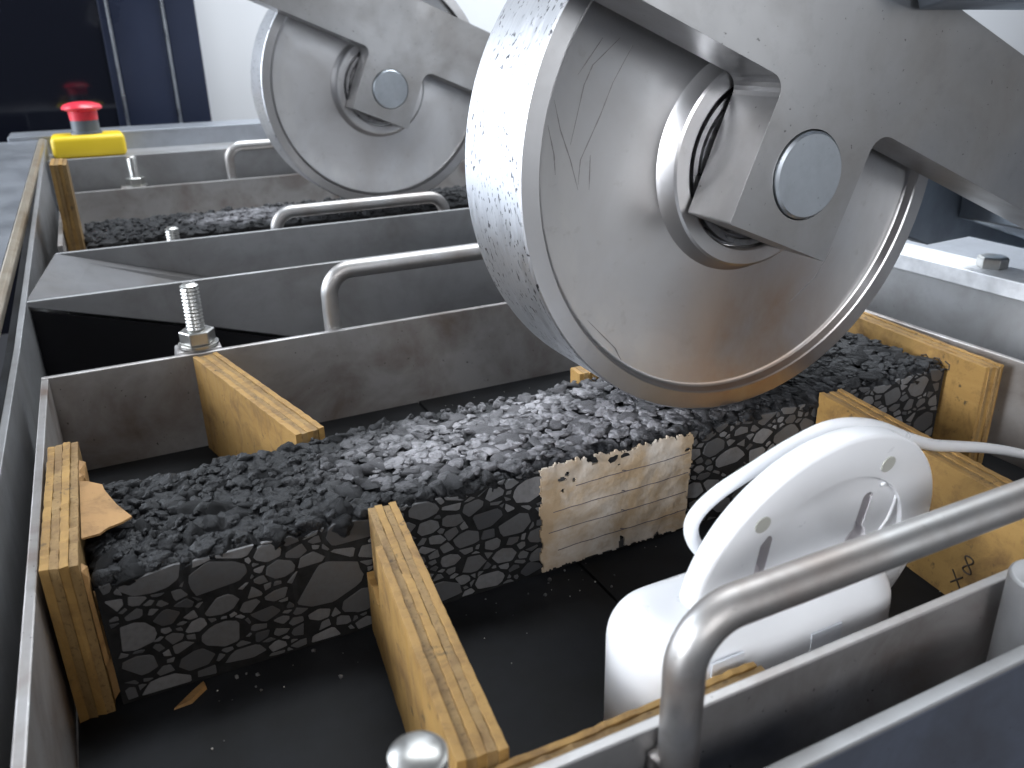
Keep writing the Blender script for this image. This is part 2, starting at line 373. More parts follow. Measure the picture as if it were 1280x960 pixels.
sweep_y('black_gap_strip', [(-3.6, -40), (0, -40), (0, 0), (-3.6, 0)], [-420, 230, 742], 'rubber', lambda y: -284.6 + max(0, y-230)*0.03, lambda y: rimz(y)-1.5)  # black strip filling the gap between rim bar and inner wall
# floor of the tub, near and far walls
obj('tub_floor', box(-281, 222, -158, 742, -246, -240), 'void', tub)
obj('near_wall', box(-420, 222, -162, -158.4, -330, -100), 'bluepaint', tub, bevel=0.5)
obj('near_wall_cap', box(-420, 222, -162.3, -158.2, -99.9, -98.6), 'tub', tub, bevel=0.4)
obj('far_wall', box(-266, 222, 660, 664, -240, -50), 'tub', tub, bevel=0.5)
obj('far_ledge', box(-266, 222, 664, 740, -56, -52), 'tub', tub)
obj('far_rim', box(-300, 600, 740, 800, -60, -33.6), 'deck', tub, bevel=1)
# partition with sloping lower edge, and the ramp plate behind it
bm = bmesh.new()
pts = [(-281,-91.5), (222,-91.5), (222,-240), (-60,-160), (-193,-119.5), (-279,-95)]
A = [bm.verts.new((x, 300, z)) for x, z in pts]; B = [bm.verts.new((x, 303, z)) for x, z in pts]
bm.faces.new(A); bm.faces.new(B[::-1])
for i in range(len(pts)): bm.faces.new([A[i], A[(i+1)%6], B[(i+1)%6], B[i]])
obj('partition', bm, 'tub', tub, bevel=0.5)
obj('dark_gap_sheet', prism([(-278.5,-98),(-193,-122.5),(-60,-163),(221.5,-239.5),(-278.5,-239.5)], 303.2, 304.8), 'void', tub)  # black sheet added to stand for the shade under the partition
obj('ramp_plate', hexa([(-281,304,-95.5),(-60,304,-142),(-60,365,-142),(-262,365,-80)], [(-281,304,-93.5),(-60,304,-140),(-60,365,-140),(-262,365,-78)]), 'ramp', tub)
obj('divider_plate', box(-262, 222, 366, 369, -240, -78.3), 'tub', tub, bevel=0.5)
# right rim
obj('right_wall', box(222, 226, -420, 742, -330, -93.2), 'tub', tub)
obj('right_rim_bar', box(216, 243, -420, 742, -93, -83), 'rail', tub, bevel=0.7)
obj('deck_plate', box(243.5, 1500, -420, 1000, -96, -92), 'deck', tub)
rb = lathe([(8.6,-83),(8.6,-77.5),(7.6,-76.6)], (234, 52, 0), 'z', 6); obj('hex_bolt', rb, 'bolt', tub, bevel=0.4)
obj('support_post', tube([(-17,-148.5,-235),(-17,-148.5,-92)], 9.4, 28), 'tub', tub, smooth=False, auto=40, bevel=0.8)

# ================================================================== TRAYS
def handle(name, parent, x0, x1, y, zb, zt, side):
    R = 13.0; r = 4.75
    path = [(x0, y, zb)] + [(x0, y, zb + (zt-R-zb)*k/4) for k in range(1, 4)]
    path += arc((x0+R, zt-R), R, 180, 90, 10, y=y)
    path += [(x0+R+(x1-x0-2*R)*k/8, y, zt) for k in range(1, 8)]
    path += arc((x1-R, zt-R), R, 90, 0, 10, y=y)
    path += [(x1, y, zb + (zt-R-zb)*k/4) for k in (3, 2, 1)] + [(x1, y, zb)]
    h = obj(name, tube(path, r, 24), 'tube', parent, smooth=True)
    for x in (x0, x1):
        w = bmesh.new(); bmesh.ops.create_icosphere(w, subdivisions=3, radius=1)
        for v in w.verts:
            k = 1 + 0.12*math.sin(9*v.co.x + 5*v.co.z) + 0.08*math.sin(13*v.co.y+3)
            v.co = Vector((v.co.x*6.6*k + x, y - side*2.4 + v.co.y*2.6*k, v.co.z*5*k + zb + 6))
        obj('weld_bead', w, 'tube', h, smooth=True)
    return h
def tray(label, x0, x1, y0, y1, zt, zf, hx0, hx1, zn=None, hn=31.5):
    zn = zt if zn is None else zn
    t = thing('specimen_tray', label, 'tray', ((x0+x1)/2, (y0+y1)/2, zf-3), 'steel specimen trays')
    T = 3.2
    obj('tray_wall', box(x0-T, x1+T, y0-T, y0, zf, zn), 'tray', t, bevel=0.5)
    obj('tray_wall', box(x0-T, x1+T, y1, y1+T, zf, zt), 'tray', t, bevel=0.5)
    obj('tray_wall', box(x0-T, x0, y0+0.02, y1-0.02, zf, zt-0.4), 'tray', t, bevel=0.5)
    obj('tray_wall', box(x1, x1+T, y0+0.02, y1-0.02, zf, zt-0.4), 'tray', t, bevel=0.5)
    obj('tray_floor', box(x0-T, x1+T, y0-T, y1+T, zf-3, zf-0.02), 'tray', t)
    handle('handle', t, hx0, hx1, y0-T-4.6, zn-14, zn+hn, -1)
    handle('handle', t, hx0+9, hx1+9, y1+T+4.6, zt-14, zt+31.5, 1)
    for x, y, zt in ((-197, y1+T+8.5, zt), (-197, y0-T-8.5, zn)):
        obj('flange_plate', hexa([(x-12,y-8,zt-6),(x+12,y-8,zt-6),(x+12,y+8,zt-6),(x-12,y+8,zt-6)], [(x-11,y-7.9,zt+0.6),(x+11,y-7.9,zt+0.6),(x+11,y+7,zt+0.6),(x-11,y+7,zt+0.6)]), 'tray', t, bevel=0.8)
    return t
tray1 = tray('near steel specimen tray holding the plywood spacers and the white device', -267.5, 149, -134, 180, -100, -154.6, -134.5, 2)
tray2 = tray('far steel specimen tray under the rear wheel', -258, 160, 396, 640, -78.5, -130, -113, 23, -94, 23.6)
mat1 = obj('rubber_mat', box(-266.5, -82, -133, 179.4, -154.5, -152.0), 'rubber'); mat1.location = (0,0,0)
mat1['label'] = 'black rubber mat lying on the floor of the near tray left of its seam'; mat1['category'] = 'mat'
mat1b = obj('rubber_mat', box(-81.2, 148.4, -133, 179.4, -154.5, -151.4), 'rubber')
mat1b['label'] = 'black rubber mat under the white device, right of the floor seam in the near tray'; mat1b['category'] = 'mat'

def stud(x, y, zb, zt, label, r=4.7):
    t = thing('hold_down_stud', label, 'stud', (x, y, zb), 'threaded hold-down studs')
    prof = [(0.001, zt), (r-1.6, zt), (r-0.7, zt-0.9)]; z = zt-1.2; p = 1.9
    while z > zb: prof += [(r, z), (r, z-0.35), (r-0.85, z-p*0.5), (r-0.85, z-p*0.62)]; z -= p
    prof += [(r-0.8, zb-6), (0.001, zb-6)]
    obj('threaded_rod', lathe(prof, (x, y, 0), 'z', 28), 'bolt', t, auto=50)
    obj('nut', lathe([(5,zb+0.9),(8.7,zb+0.9),(9.1,zb+1.5),(9.1,zb+7.2),(8.5,zb+7.9),(5,zb+7.9)], (x,y,0), 'z', 6), 'bolt', t, bevel=0.5)
    obj('washer', lathe([(4.9,zb-0.6),(10,zb-0.6),(10.2,zb+0.8),(4.9,zb+0.8)], (x,y,0), 'z', 32), 'bolt', t, auto=40)
    return t
stud(-196.5, 191.0, -98.2, -65.5, 'threaded stud with nut on the far wall of the near tray')
stud(-197.0, -146.2, -98.2, -70.0, 'bright stud end in the foreground at the bottom edge of the picture', 5.4)
stud(-187.0, 384.3, -93, -72.0, 'pale stud tip just above the near wall of the far tray')
stud(-194.0, 652.5, -78, -50.0, 'threaded stud with nut on the far wall of the far tray, beside the yellow box')

# ================================================================== WHEEL ARMS
def wheel_arm(loc, label, wm='wheel'):
    t = thing('wheel_arm', label, 'wheel arm', loc, 'loading arms with steel wheels')
    X, Y, Z = loc
    ct, st = math.cos(math.radians(22.4)), math.sin(math.radians(22.4))
    def uv(u, v): return (X + u*ct + v*st, Z - u*st + v*ct)
    out = [(-25.6,-26.6), (25.6,-26.6), (25.6,24), (215,24), (215,74.5), (-210,74.5), (-210,24), (-25.6,24)]
    out = fillet(out, [0.8, 0.8, 8, 1, 1, 1, 1, 6])
    obj('arm_plate', prism([uv(*q) for q in out], Y-28, Y-4, (X, Z-1, 16.1)), 'arm', t, bevel=0.7)
    obj('axle_pin', lathe([(0.001,Y-29.6),(14.6,Y-29.6),(15.5,Y-28.8),(15.5,Y+60),(0.001,Y+60)], (X,0,Z-1), 'y', 64), 'pin', t, auto=30)
    w = lathe([(101.0,0),(101.6,0.7),(101.6,46.3),(101.0,47)], (X,Y,Z), 'y', 192)
    for f in [f for f in w.faces if len(f.verts) > 4]: w.faces.remove(f)
    wb = lathe([(32.5,30),(32.5,-2.2),(33.2,-2.7),(38.6,-2.7),(39.6,-2.1),(41.6,3.2),(42.6,4.6),(91.0,4.6),(92.0,4.3),(92.8,3.6),(93.6,0.5),(94.2,0),(101.0,0),(101.0,47),(95,47),(90,43),(43,43),(42,49),(32.5,49)], (X,Y,Z), 'y', 192, closed=True)
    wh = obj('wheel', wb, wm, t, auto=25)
    obj('tread', w, 'tread', wh, auto=25)
    if wm == 'wheel':
        for L in ([(-54.7,43.7),(-62.5,31.9),(-67.3,21.4),(-75.2,6.7),(-76.1,-1.9)],[(-59.9,46.2),(-70.7,37.8),(-74.1,31.5),(-79.3,12.1)],[(-85.7,27.2),(-83.3,17.3),(-79.3,7.0),(-76.1,-3.7)],[(-88.2,19.2),(-85.8,9.2),(-85.3,2.3)],[(-66.9,46.3),(-76.6,34.8)],[(-71.2,8.1),(-71.5,-4.1)],[(-71.4,-53.1),(-58.6,-66.6),(-53.6,-76.0)],[(30,-62),(44,-52),(52,-40)]):
            sb = bmesh.new(); P = [Vector((X+a, 0, Z+b_)) for a, b_ in L]; prev = None
            Q = []
            for i in range(len(P)-1):
                for k in range(6): Q.append(P[i].lerp(P[i+1], k/6))
            Q.append(P[-1])
            for i, q in enumerate(Q):
                tg = (Q[min(i+1, len(Q)-1)] - Q[max(i-1, 0)]).normalized(); nn = Vector((tg.z, 0, -tg.x)); ww = 0.05 + 0.24*math.sin(PI*i/(len(Q)-1))*(0.7+0.3*math.sin(i*2.1))
                cur = [sb.verts.new((q.x-nn.x*ww, Y+4.53, q.z-nn.z*ww)), sb.verts.new((q.x+nn.x*ww, Y+4.53, q.z+nn.z*ww)), sb.verts.new((q.x+nn.x*ww, Y+4.7, q.z+nn.z*ww)), sb.verts.new((q.x-nn.x*ww, Y+4.7, q.z-nn.z*ww))]
                if prev:
                    for k in range(4): sb.faces.new([prev[k], prev[(k+1)%4], cur[(k+1)%4], cur[k]])
                prev = cur
            obj('scratch', sb, 'scratch', wh)
    be = lathe([(32.3,4),(32.0,0.6),(31.2,0.6),(30.9,-2.4),(28.9,-2.4),(28.6,-0.6),(27.6,-0.6),(27.2,-2.2),(25.0,-2.2),(24.6,-0.8),(23.4,-0.8),(23,-2.0),(18.4,-2.0),(18,-3.6),(15.7,-3.6),(15.7,4)], (X,Y,Z), 'y', 96, closed=True)
    obj('bearing', be, 'bearing', wh, auto=30)
    # rear cheek plate of the fork and the block joining both plates
    pl = [(X+112,Z+20),(X+140,Z-50),(X+176,Z-63.2),(X+210,Z-62.6),(X+330,Z-93),(X+330,Z-60),(X+150,Z+10)]
    obj('rear_cheek', prism(pl, Y+52, Y+64), 'darksteel', t, bevel=1)
    obj('joining_block', hexa([(X+196,Y-3.9,Z-50),(X+330,Y-3.9,Z-92),(X+330,Y+51.9,Z-92),(X+196,Y+51.9,Z-50)], [(X+196,Y-3.9,Z-18),(X+330,Y-3.9,Z-10),(X+330,Y+51.9,Z-10),(X+196,Y+51.9,Z-18)]), 'darksteel', t, bevel=1)
    return t
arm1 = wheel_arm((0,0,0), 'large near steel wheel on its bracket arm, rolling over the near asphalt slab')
arm2 = wheel_arm((9.3,491,10.5), 'smaller-looking rear steel wheel on its bracket arm over the far tray', 'wheel_rear')
cb = obj('steel_bar', hexa([(37,-46,55.5),(260,-46,51.5),(260,-29.5,51.5),(42.5,-29.5,53)], [(20,-46,90),(260,-46,90),(260,-29.5,90),(24,-29.5,90)]), 'darksteel', bevel=0.8)
cb['label'] = 'dark blue steel bar crossing the near arm at the upper right'; cb['category'] = 'bar'

# ================================================================== ASPHALT SLABS
def power_cells(x0, x1, z0, z1, rng, stretch=1.5):
    sites = []
    X0, X1 = x0/stretch, x1/stretch
    cell = {}
    def near(x, z, rad):
        k = int(rad//10)+1; cx, cz = int(x//10), int(z//10)
        for i in range(cx-k, cx+k+1):
            for j in range(cz-k, cz+k+1):
                for s in cell.get((i, j), ()): yield s
    for r, tries in ((9.0, 3), (6.6, 16), (4.9, 90), (3.6, 480), (2.6, 1700), (1.8, 5200), (1.15, 7000)):
        for _ in range(tries):
            x, z = rng.uniform(X0, X1), rng.uniform(z0, z1); rr = r*rng.uniform(0.85, 1.15)
            if all((x-s[0])**2 + (z-s[1])**2 > ((rr+s[2])*0.84)**2 for s in near(x, z, rr+10)):
                s = (x, z, rr); sites.append(s); cell.setdefault((int(x//10), int(z//10)), []).append(s)
    polys = []
    for a in sites:
        R = a[2]*2.3
        P = [(max(X0,a[0]-R), max(z0,a[1]-R)), (min(X1,a[0]+R), max(z0,a[1]-R)), (min(X1,a[0]+R), min(z1,a[1]+R)), (max(X0,a[0]-R), min(z1,a[1]+R))]
        for b in near(a[0], a[1], a[2]+12):
            if b is a: continue
            nx, nz = b[0]-a[0], b[1]-a[1]
            c = (b[0]**2+b[1]**2-b[2]**2 - a[0]**2-a[1]**2+a[2]**2)/2
            Q = []
            for i in range(len(P)):
                p, q = P[i], P[(i+1)%len(P)]
                dp, dq = nx*p[0]+nz*p[1]-c, nx*q[0]+nz*q[1]-c
                if dp <= 0: Q.append(p)
                if dp*dq < 0:
                    t = dp/(dp-dq); Q.append((p[0]+(q[0]-p[0])*t, p[1]+(q[1]-p[1])*t))
            P = Q
            if len(P) < 3: break
        if len(P) < 3: continue
        cx = sum(p[0] for p in P)/len(P); cz = sum(p[1] for p in P)/len(P)
        gap = rng.uniform(0.25, 0.6); ang = rng.uniform(-0.25, 0.25); ca, sa = math.cos(ang), math.sin(ang)
        Q = []
        for p in P:
            dx, dz = p[0]-cx, p[1]-cz; d = math.hypot(dx, dz) + 1e-6
            k = max(0.3, 1 - gap/d) * rng.uniform(0.86, 1.0)
            Q.append(((cx + (dx*ca - dz*sa)*k)*stretch, cz + (dx*sa + dz*ca)*k))
        # drop near-duplicate corners, cut the rest
        Q = [q for i, q in enumerate(Q) if math.hypot(q[0]-Q[i-1][0], q[1]-Q[i-1][1]) > 0.35]
        while len(Q) > 4 and rng.random() < 0.45: Q.pop(rng.randrange(len(Q)))
        for _ in range(rng.choice((0, 1, 1, 2))):
            ta = rng.uniform(0, 2*PI); nx, nz = math.cos(ta), math.sin(ta)
            ext = max(nx*(q[0]-cx*stretch) + nz*(q[1]-cz) for q in Q); c = nx*cx*stretch + nz*cz + ext*rng.uniform(0.55, 0.85)
            N2 = []
            for i in range(len(Q)):
                p, q = Q[i], Q[(i+1)%len(Q)]; dp_, dq_ = nx*p[0]+nz*p[1]-c, nx*q[0]+nz*q[1]-c
                if dp_ <= 0: N2.append(p)
                if dp_*dq_ < 0:
                    t = dp_/(dp_-dq_); N2.append((p[0]+(q[0]-p[0])*t, p[1]+(q[1]-p[1])*t))
            if len(N2) >= 3: Q = N2
        if len(Q) < 3: continue
        C = []
        for i in range(len(Q)):
            p, q = Q[i], Q[(i+1)%len(Q)]; k = rng.uniform(0.04, 0.13)
            C += [(p[0]+(q[0]-p[0])*k, p[1]+(q[1]-p[1])*k), (q[0]+(p[0]-q[0])*k, q[1]+(p[1]-q[1])*k)]
        area_ = abs(sum(C[i][0]*C[(i+1)%len(C)][1]-C[(i+1)%len(C)][0]*C[i][1] for i in range(len(C))))/2
        if area_ > 1.2: polys.append((area_, C))
    polys.sort(key=lambda t: -t[0]); return polys
def add_stone(bm, C, y, rng):
    cx = sum(p[0] for p in C)/len(C); cz = sum(p[1] for p in C)/len(C)
    h = rng.uniform(0.08, 0.18)
    tx, tz = rng.uniform(-0.004, 0.004), rng.uniform(-0.004, 0.004)
    A = [bm.verts.new((x, y+1.0, z)) for x, z in C]
    B = [bm.verts.new((x, y-h*0.5, z)) for x, z in C]
    D = []
    for x, z in C:
        dx, dz = x-cx, z-cz; d = math.hypot(dx, dz)+1e-6; k = 1 - min(0.3, 0.25/d)
        D.append(bm.verts.new((cx+dx*k, y-h + tx*dx + tz*dz, cz+dz*k)))
    n = len(C)
    bm.faces.new(D)
    for U, V in ((A, B), (B, D)):
        for i in range(n): bm.faces.new([U[i], U[(i+1)%n], V[(i+1)%n], V[i]])
def rock(rng, sub):
    from mathutils import noise as N
    bm = bmesh.new(); bmesh.ops.create_icosphere(bm, subdivisions=sub, radius=1)
    cuts = []
    for _ in range(rng.randint(7, 10)):
        n = Vector((rng.gauss(0,1), rng.gauss(0,1), rng.gauss(0,1))).normalized(); cuts.append((n, rng.uniform(0.5, 0.78)))
    o = Vector((rng.uniform(0,50), rng.uniform(0,50), 0)); fl = rng.uniform(0.62, 0.9)
    for v in bm.verts:
        for n, d in cuts:
            e = v.co.dot(n) - d
            if e > 0: v.co -= n*e*0.98
        v.co *= 1 + 0.20*N.noise(v.co*1.7 + o) + 0.20*N.noise(v.co*3.6 + o) + 0.08*N.noise(v.co*8 + o)
        v.co = Vector((v.co.x*1.28, v.co.y*1.12, v.co.z*fl*1.2))
    return bm
def fbm(x, y, s):
    from mathutils import noise as N
    return N.fractal(Vector((x*s, y*s, 3.7)), 1.0, 2.0, 4)

def cobble(x, y):
    from mathutils import noise as N
    w = 0.9*N.noise(Vector((x*0.3, y*0.3, 2)))
    d, _ = N.voronoi(Vector((x*0.17 + w*0.3, y*0.2 - w*0.2, 0.5)))
    d2, _ = N.voronoi(Vector((x*0.42, y*0.45, 4.5)))
    return 2.3*(0.42 - d[0]) + 0.9*(0.4 - d2[0]) + 0.9*fbm(x, y, 0.06) + 0.6*fbm(x, y, 0.55)
def slab(label, x0, x1, y0, y1, zb, zt, near_face, nlumps, seed, wheel=None, parts=True, bit='wornsheen'):
    rng = random.Random(seed)
    t = thing('asphalt_slab', label, 'asphalt', ((x0+x1)/2, (y0+y1)/2, zb), 'asphalt slabs in the trays')
    # binder body: rough top grid with straight sides
    bm = bmesh.new(); res = 0.8 if near_face else 2.2; nx, ny = int((x1-x0)/res), int((y1-y0)/res)
    G = []
    for i in range(nx+1):
        row = []
        for j in range(ny+1):
            x, y = x0+(x1-x0)*i/nx, y0+(y1-y0)*j/ny
            edge = min(i, nx-i, j, ny-j)
            z = zt - 2.3 + cobble(x, y) - (2.0 if edge*res < 1.2 else 0.9 if edge*res < 3 else 0)
            row.append(bm.verts.new((x, y, z)))
        G.append(row)
    for i in range(nx):
        for j in range(ny): bm.faces.new([G[i][j], G[i+1][j], G[i+1][j+1], G[i][j+1]])
    rim = [G[i][0] for i in range(nx+1)] + [G[nx][j] for j in range(1, ny+1)] + [G[i][ny] for i in range(nx-1, -1, -1)] + [G[0][j] for j in range(ny-1, 0, -1)]
    low = [bm.verts.new((v.co.x, v.co.y, zb)) for v in rim]
    for i in range(len(rim)): bm.faces.new([rim[i], low[i], low[(i+1)%len(rim)], rim[(i+1)%len(rim)]]).material_index = 1
    bm.faces.new(low).material_index = 1
    obj('binder', bm, [bit, 'sawnbinder'], t, auto=60)
    # sawn near face: every stone cut through is a piece
    if near_face:
        polys = power_cells(x0+1.0, x1-0.5, zb+0.6, zt-3.2, rng)
        for a, C in polys[:300]:
            b = bmesh.new(); add_stone(b, C, y0, rng); obj('stone', b, 'stone', t)
        b = bmesh.new()
        for a, C in polys[300:]: add_stone(b, C, y0, rng)
        o = obj('stone_fines', b, 'stone', t); o['kind'] = 'stuff'
    # rough top: coated stones
    protos = []
    for k in range(28):
        b = rock(rng, 3); me = bpy.data.meshes.new('surface_stone'); b.to_mesh(me); b.free(); me.polygons.foreach_set('use_smooth', [True]*len(me.polygons)); protos.append(me)
    items = []
    for k in range(nlumps):
        x, y = rng.uniform(x0+1, x1-2), rng.uniform(y0+0.5, y1-1)
        s = rng.choice((0.9, 1.2, 1.6, 2.0, 2.5, 3.0, 3.8, 4.8)) * rng.uniform(0.85, 1.15)
        y = max(y, y0 + s*0.75 + rng.uniform(0, 1.2)); y = min(y, y1 - s*0.4); x = max(x, x0 + s*0.8)
        top = zt + rng.uniform(-2.4, 0.3) + 0.7*fbm(x, y, 0.06)
        if wheel and wheel[1]-3 < y < wheel[1]+50: top = min(top, zt - 0.2 + max(0, (abs(x-wheel[0])-14))*0.02)
        fl = 1.0
        if wheel and wheel[1]-2 < y < wheel[1]+49 and x > x0 + 95: fl = 0.4; top = zt - 0.3 - abs(rng.gauss(0, 0.42))
        items.append((s, x, y, top - s*0.8*fl, fl))
    items.sort(key=lambda q: -q[0])
    off = origin(t)
    def tm(q): 
        s, x, y, z, fl = q
        R = Matrix.Rotation(rng.uniform(0, 2*PI), 4, 'Z') @ Matrix.Rotation(rng.gauss(0, 0.25*fl), 4, 'X') @ Matrix.Rotation(rng.gauss(0, 0.25*fl), 4, 'Y')
        return Matrix.Translation(Vector((x,y,z))*MM - off) @ R @ Matrix.Diagonal((s*MM*rng.uniform(0.9,1.25), s*MM, s*fl*MM*rng.uniform(0.85,1.1), 1))
    npart = 300 if parts else 0
    for me in protos: me.materials.append(MAT[bit])
    for q in items[:npart]:
        o = link('surface_stone', rng.choice(protos[:14]), t); o.matrix_local = tm(q)
    b = bmesh.new()
    for q in items[npart:]:
        me = rng.choice(protos[14:]); n0 = len(b.verts); b.from_mesh(me); b.verts.ensure_lookup_table()
        m = tm(q)
        for v in b.verts[n0:]: v.co = m @ v.co
    me = bpy.data.meshes.new('surface_gravel'); b.to_mesh(me); b.free(); me.polygons.foreach_set('use_smooth', [True]*len(me.polygons)); me.materials.append(MAT[bit])
    o = link('surface_gravel', me, t); o['kind'] = 'stuff'
    return t
slab1 = slab('narrow sawn asphalt slab with a rough black top under the near wheel', -253, 124, -8, 60, -151.3, -101.8, True, 2100, 11, wheel=(0, 0))
slab2 = slab('rough black asphalt slab lying in the far tray under the rear wheel', -245, 140, 470, 560, -129.5, -91.2, False, 1200, 12, wheel=(9.3, 491), parts=False, bit='wornsheen_far')

# painted patch on the sawn face
def patch(parent):
    rng = random.Random(5)
    from mathutils import noise as N
    x0, x1, z0, z1, st = -101.5, -27.0, -150.6, -101.5, 0.6
    nx, nz = int((x1-x0)/st), int((z1-z0)/st)
    holes = [(-90,-110.5,2.0,1.2),(-87.5,-108.6,1.3,1.0),(-84.6,-112,0.9,0.9),(-89.6,-115.5,0.9,0.9),(-77.5,-104.2,1.8,1.9),(-75.5,-106.6,1.6,1.0),(-61.5,-148.6,1.6,4.6),(-44,-149.4,1.6,1.7),(-30.5,-112,1.5,0.8),(-66,-103,1.2,1.0),(-47,-102.6,1.4,1.0)]
    bm = bmesh.new(); V = {}
    def vert(i, k):
        if (i, k) not in V:
            x, z = x0+st*i, z0+st*k
            y = -9.15 + 0.42*N.noise(Vector((x*0.16, z*0.2, 1.3))) + 0.12*N.noise(Vector((x*0.7, z*0.7, 4)))
            V[i, k] = bm.verts.new((x + 0.18*N.noise(Vector((x, z, 9))), y, z + 0.18*N.noise(Vector((x, z, 2)))))
        return V[i, k]
    for i in range(nx):
        x = x0+st*(i+0.5)
        top = z1 - 2.2 - (x-x0)*0.020 + 1.9*N.noise(Vector((x*0.45, 0.3, 0))) + 1.0*N.noise(Vector((x*1.3, 5, 0)))
        bot = z0 + 1.0 + 1.1*N.noise(Vector((x*0.3, 8, 0))) + 0.6*N.noise(Vector((x*1.2, 3, 0)))
        for k in range(nz):
            z = z0+st*(k+0.5)
            lft = x0 + 2.4 + 1.6*N.noise(Vector((1, z*0.2, 0))) + 0.6*N.noise(Vector((4, z, 0)))
            rgt = x1 - 1.6 + 0.9*N.noise(Vector((7, z*0.3, 0))) + (z+125)*0.03
            if not (bot < z < top and lft < x < rgt): continue
            if any(((x-h[0])/h[2])**2 + ((z-h[1])/h[3])**2 < 1 + 0.5*N.noise(Vector((x, z, 6))) for h in holes): continue
            bm.faces.new([vert(i,k), vert(i+1,k), vert(i+1,k+1), vert(i,k+1)])
    r = bmesh.ops.extrude_face_region(bm, geom=bm.faces[:])
    for e in r['geom']:
        if isinstance(e, bmesh.types.BMVert): e.co.y += 0.9
    p = obj('paint_patch', bm, 'paint', parent, smooth=False, auto=50)
    def yat(x, z): return -9.15 + 0.42*N.noise(Vector((x*0.16, z*0.2, 1.3))) + 0.12*N.noise(Vector((x*0.7, z*0.7, 4)))
    def line(a, b, w=0.28):
        bm = bmesh.new(); n = 60; prev = None
        for i in range(n+1):
            t = i/n; x, z = a[0]+(b[0]-a[0])*t, a[1]+(b[1]-a[1])*t + 0.15*math.sin(7*t)
            y = yat(x, z) - 0.13; cur = [bm.verts.new((x, y, z-w/2)), bm.verts.new((x, y, z+w/2)), bm.verts.new((x, y+0.3, z+w/2)), bm.verts.new((x, y+0.3, z-w/2))]
            if prev:
                for k in range(4): bm.faces.new([prev[k], prev[(k+1)%4], cur[(k+1)%4], cur[k]])
            prev = cur
        obj('pencil_line', bm, 'pencil', p)
    for z, xa, xb in ((-114.4,-84,-29.5),(-123.6,-94,-29.5),(-132.6,-96,-29.8),(-141.4,-92,-30)):
        line((xa, z-0.2), (xb, z+0.6)); line((-62.6, z+0.9), (-59.4, z+0.1), 0.4)
patch(slab1)

# ================================================================== PLYWOOD
def ply(name, label, P0, P1, T, zb, zt, layers=5, group='plywood spacer boards', notch=None, jit=0.35, seed=0, ztop2=None):
    """upright plywood board: centre line P0 -> P1 in plan, plies stacked across its thickness"""
    rng = random.Random(seed + 31)
    P0, P1 = Vector((*P0, 0)), Vector((*P1, 0)); L = (P1-P0).length; d = (P1-P0)/L; nrm = Vector((d.y, -d.x, 0))   # nrm: right-hand side
    t = thing(name, label, 'plywood', (P0.x, P0.y, zb), group)
    along = 'y' if abs(d.y) > abs(d.x) else 'x'
    w = T/layers
    for k in range(layers):
        a = -T/2 + w*k + 0.04; b = a + w - 0.08
        end = k % 2 == 1
        s0 = rng.uniform(-0.5, 0.4); s1 = rng.uniform(-0.5, 0.4); dz = rng.uniform(-0.35, 0.25)
        if end: dz -= 0.25
        bm = bmesh.new(); n = max(4, int(L/2.5)); m = 8
        def add(bmv, s, off, z):
            q = P0 + d*s + nrm*off; return bmv.verts.new((q.x, q.y, z))
        rows = []
        for i in range(n+1):
            s = -s0 + (L+s0+s1)*i/n
            jt = rng.uniform(-jit, jit)*0.6; ja = rng.uniform(-1,1)*0.10; jb = rng.uniform(-1,1)*0.10
            ztt = zt + dz + jt + ((ztop2-zt)*i/n if ztop2 is not None else 0)
            if notch and k == notch[0] and s > notch[1]: ztt = notch[2] + rng.uniform(-1.2, 1.2)
            ring = [(a+ja, zb), (b+jb, zb), (b+jb, ztt-0.15), (b-0.12+jb, ztt), (a+0.12+ja, ztt), (a+ja, ztt-0.15)]
            rows.append([add(bm, s + (rng.uniform(-jit, jit) if i in (0, n) else 0), o_, z_) for o_, z_ in ring])
        for A, B in zip(rows, rows[1:]):
            for q in range(6): bm.faces.new([A[q], A[(q+1)%6], B[(q+1)%6], B[q]])
        bm.faces.new(rows[0]); bm.faces.new(rows[-1])
        obj('ply', bm, ('plyend_' if end else 'ply_') + ('z' if end else along), t)
    return t
board_l = ply('plywood_board', 'plywood board with splintered veneer at the left end of the near slab', (-260.6,-9.5), (-259.8, 84), 10.6, -151.9, -95.2, 4, seed=1, jit=0.7)
# torn veneer flap on it
bm = bmesh.new(); fl = [(-254.6,50),(-252,49.4),(-247.5,46),(-246.8,41),(-243.6,30),(-239.5,20.5),(-243,17),(-247,14.5),(-249.5,11.2),(-254.6,9.5)]
A = [bm.verts.new((x, y, -97.2 - 0.16*(x+254.6) - 0.02*(50-y))) for x, y in fl]; B = [bm.verts.new((v.co.x, v.co.y, v.co.z+0.7)) for v in A]
bm.faces.new(A[::-1]); bm.faces.new(B)
for i in range(len(fl)): bm.faces.new([A[i], A[(i+1)%len(fl)], B[(i+1)%len(fl)], B[i]])
obj('torn_veneer', bm, 'veneer', board_l)
for (y0_, y1_, z0_, z1_, o_) in ((52,58,-112,-96.5,0.8),(-6,2,-150,-112,1.0),(58,70,-125,-97,1.2),(-8,-3,-135,-99,0.7)):
    bm = hexa([(-255.2,y0_,z0_),(-255.2+o_*2,y0_+1,z0_+2),(-255.2+o_,y1_,z0_+5),(-255.2,y1_,z0_)], [(-255.2,y0_,z1_),(-255.2+o_*1.6,y0_+1,z1_-3),(-255.2+o_*2.2,y1_-1,z1_-1),(-255.2,y1_,z1_)])
    obj('splinter', bm, 'veneer', board_l)
ply('plywood_spacer', 'plywood spacer wedged between the slab and the far wall of the near tray', (-169.5, 60.5), (-195.4, 178.5), 12.6, -151.9, -100.6, 5, seed=2)
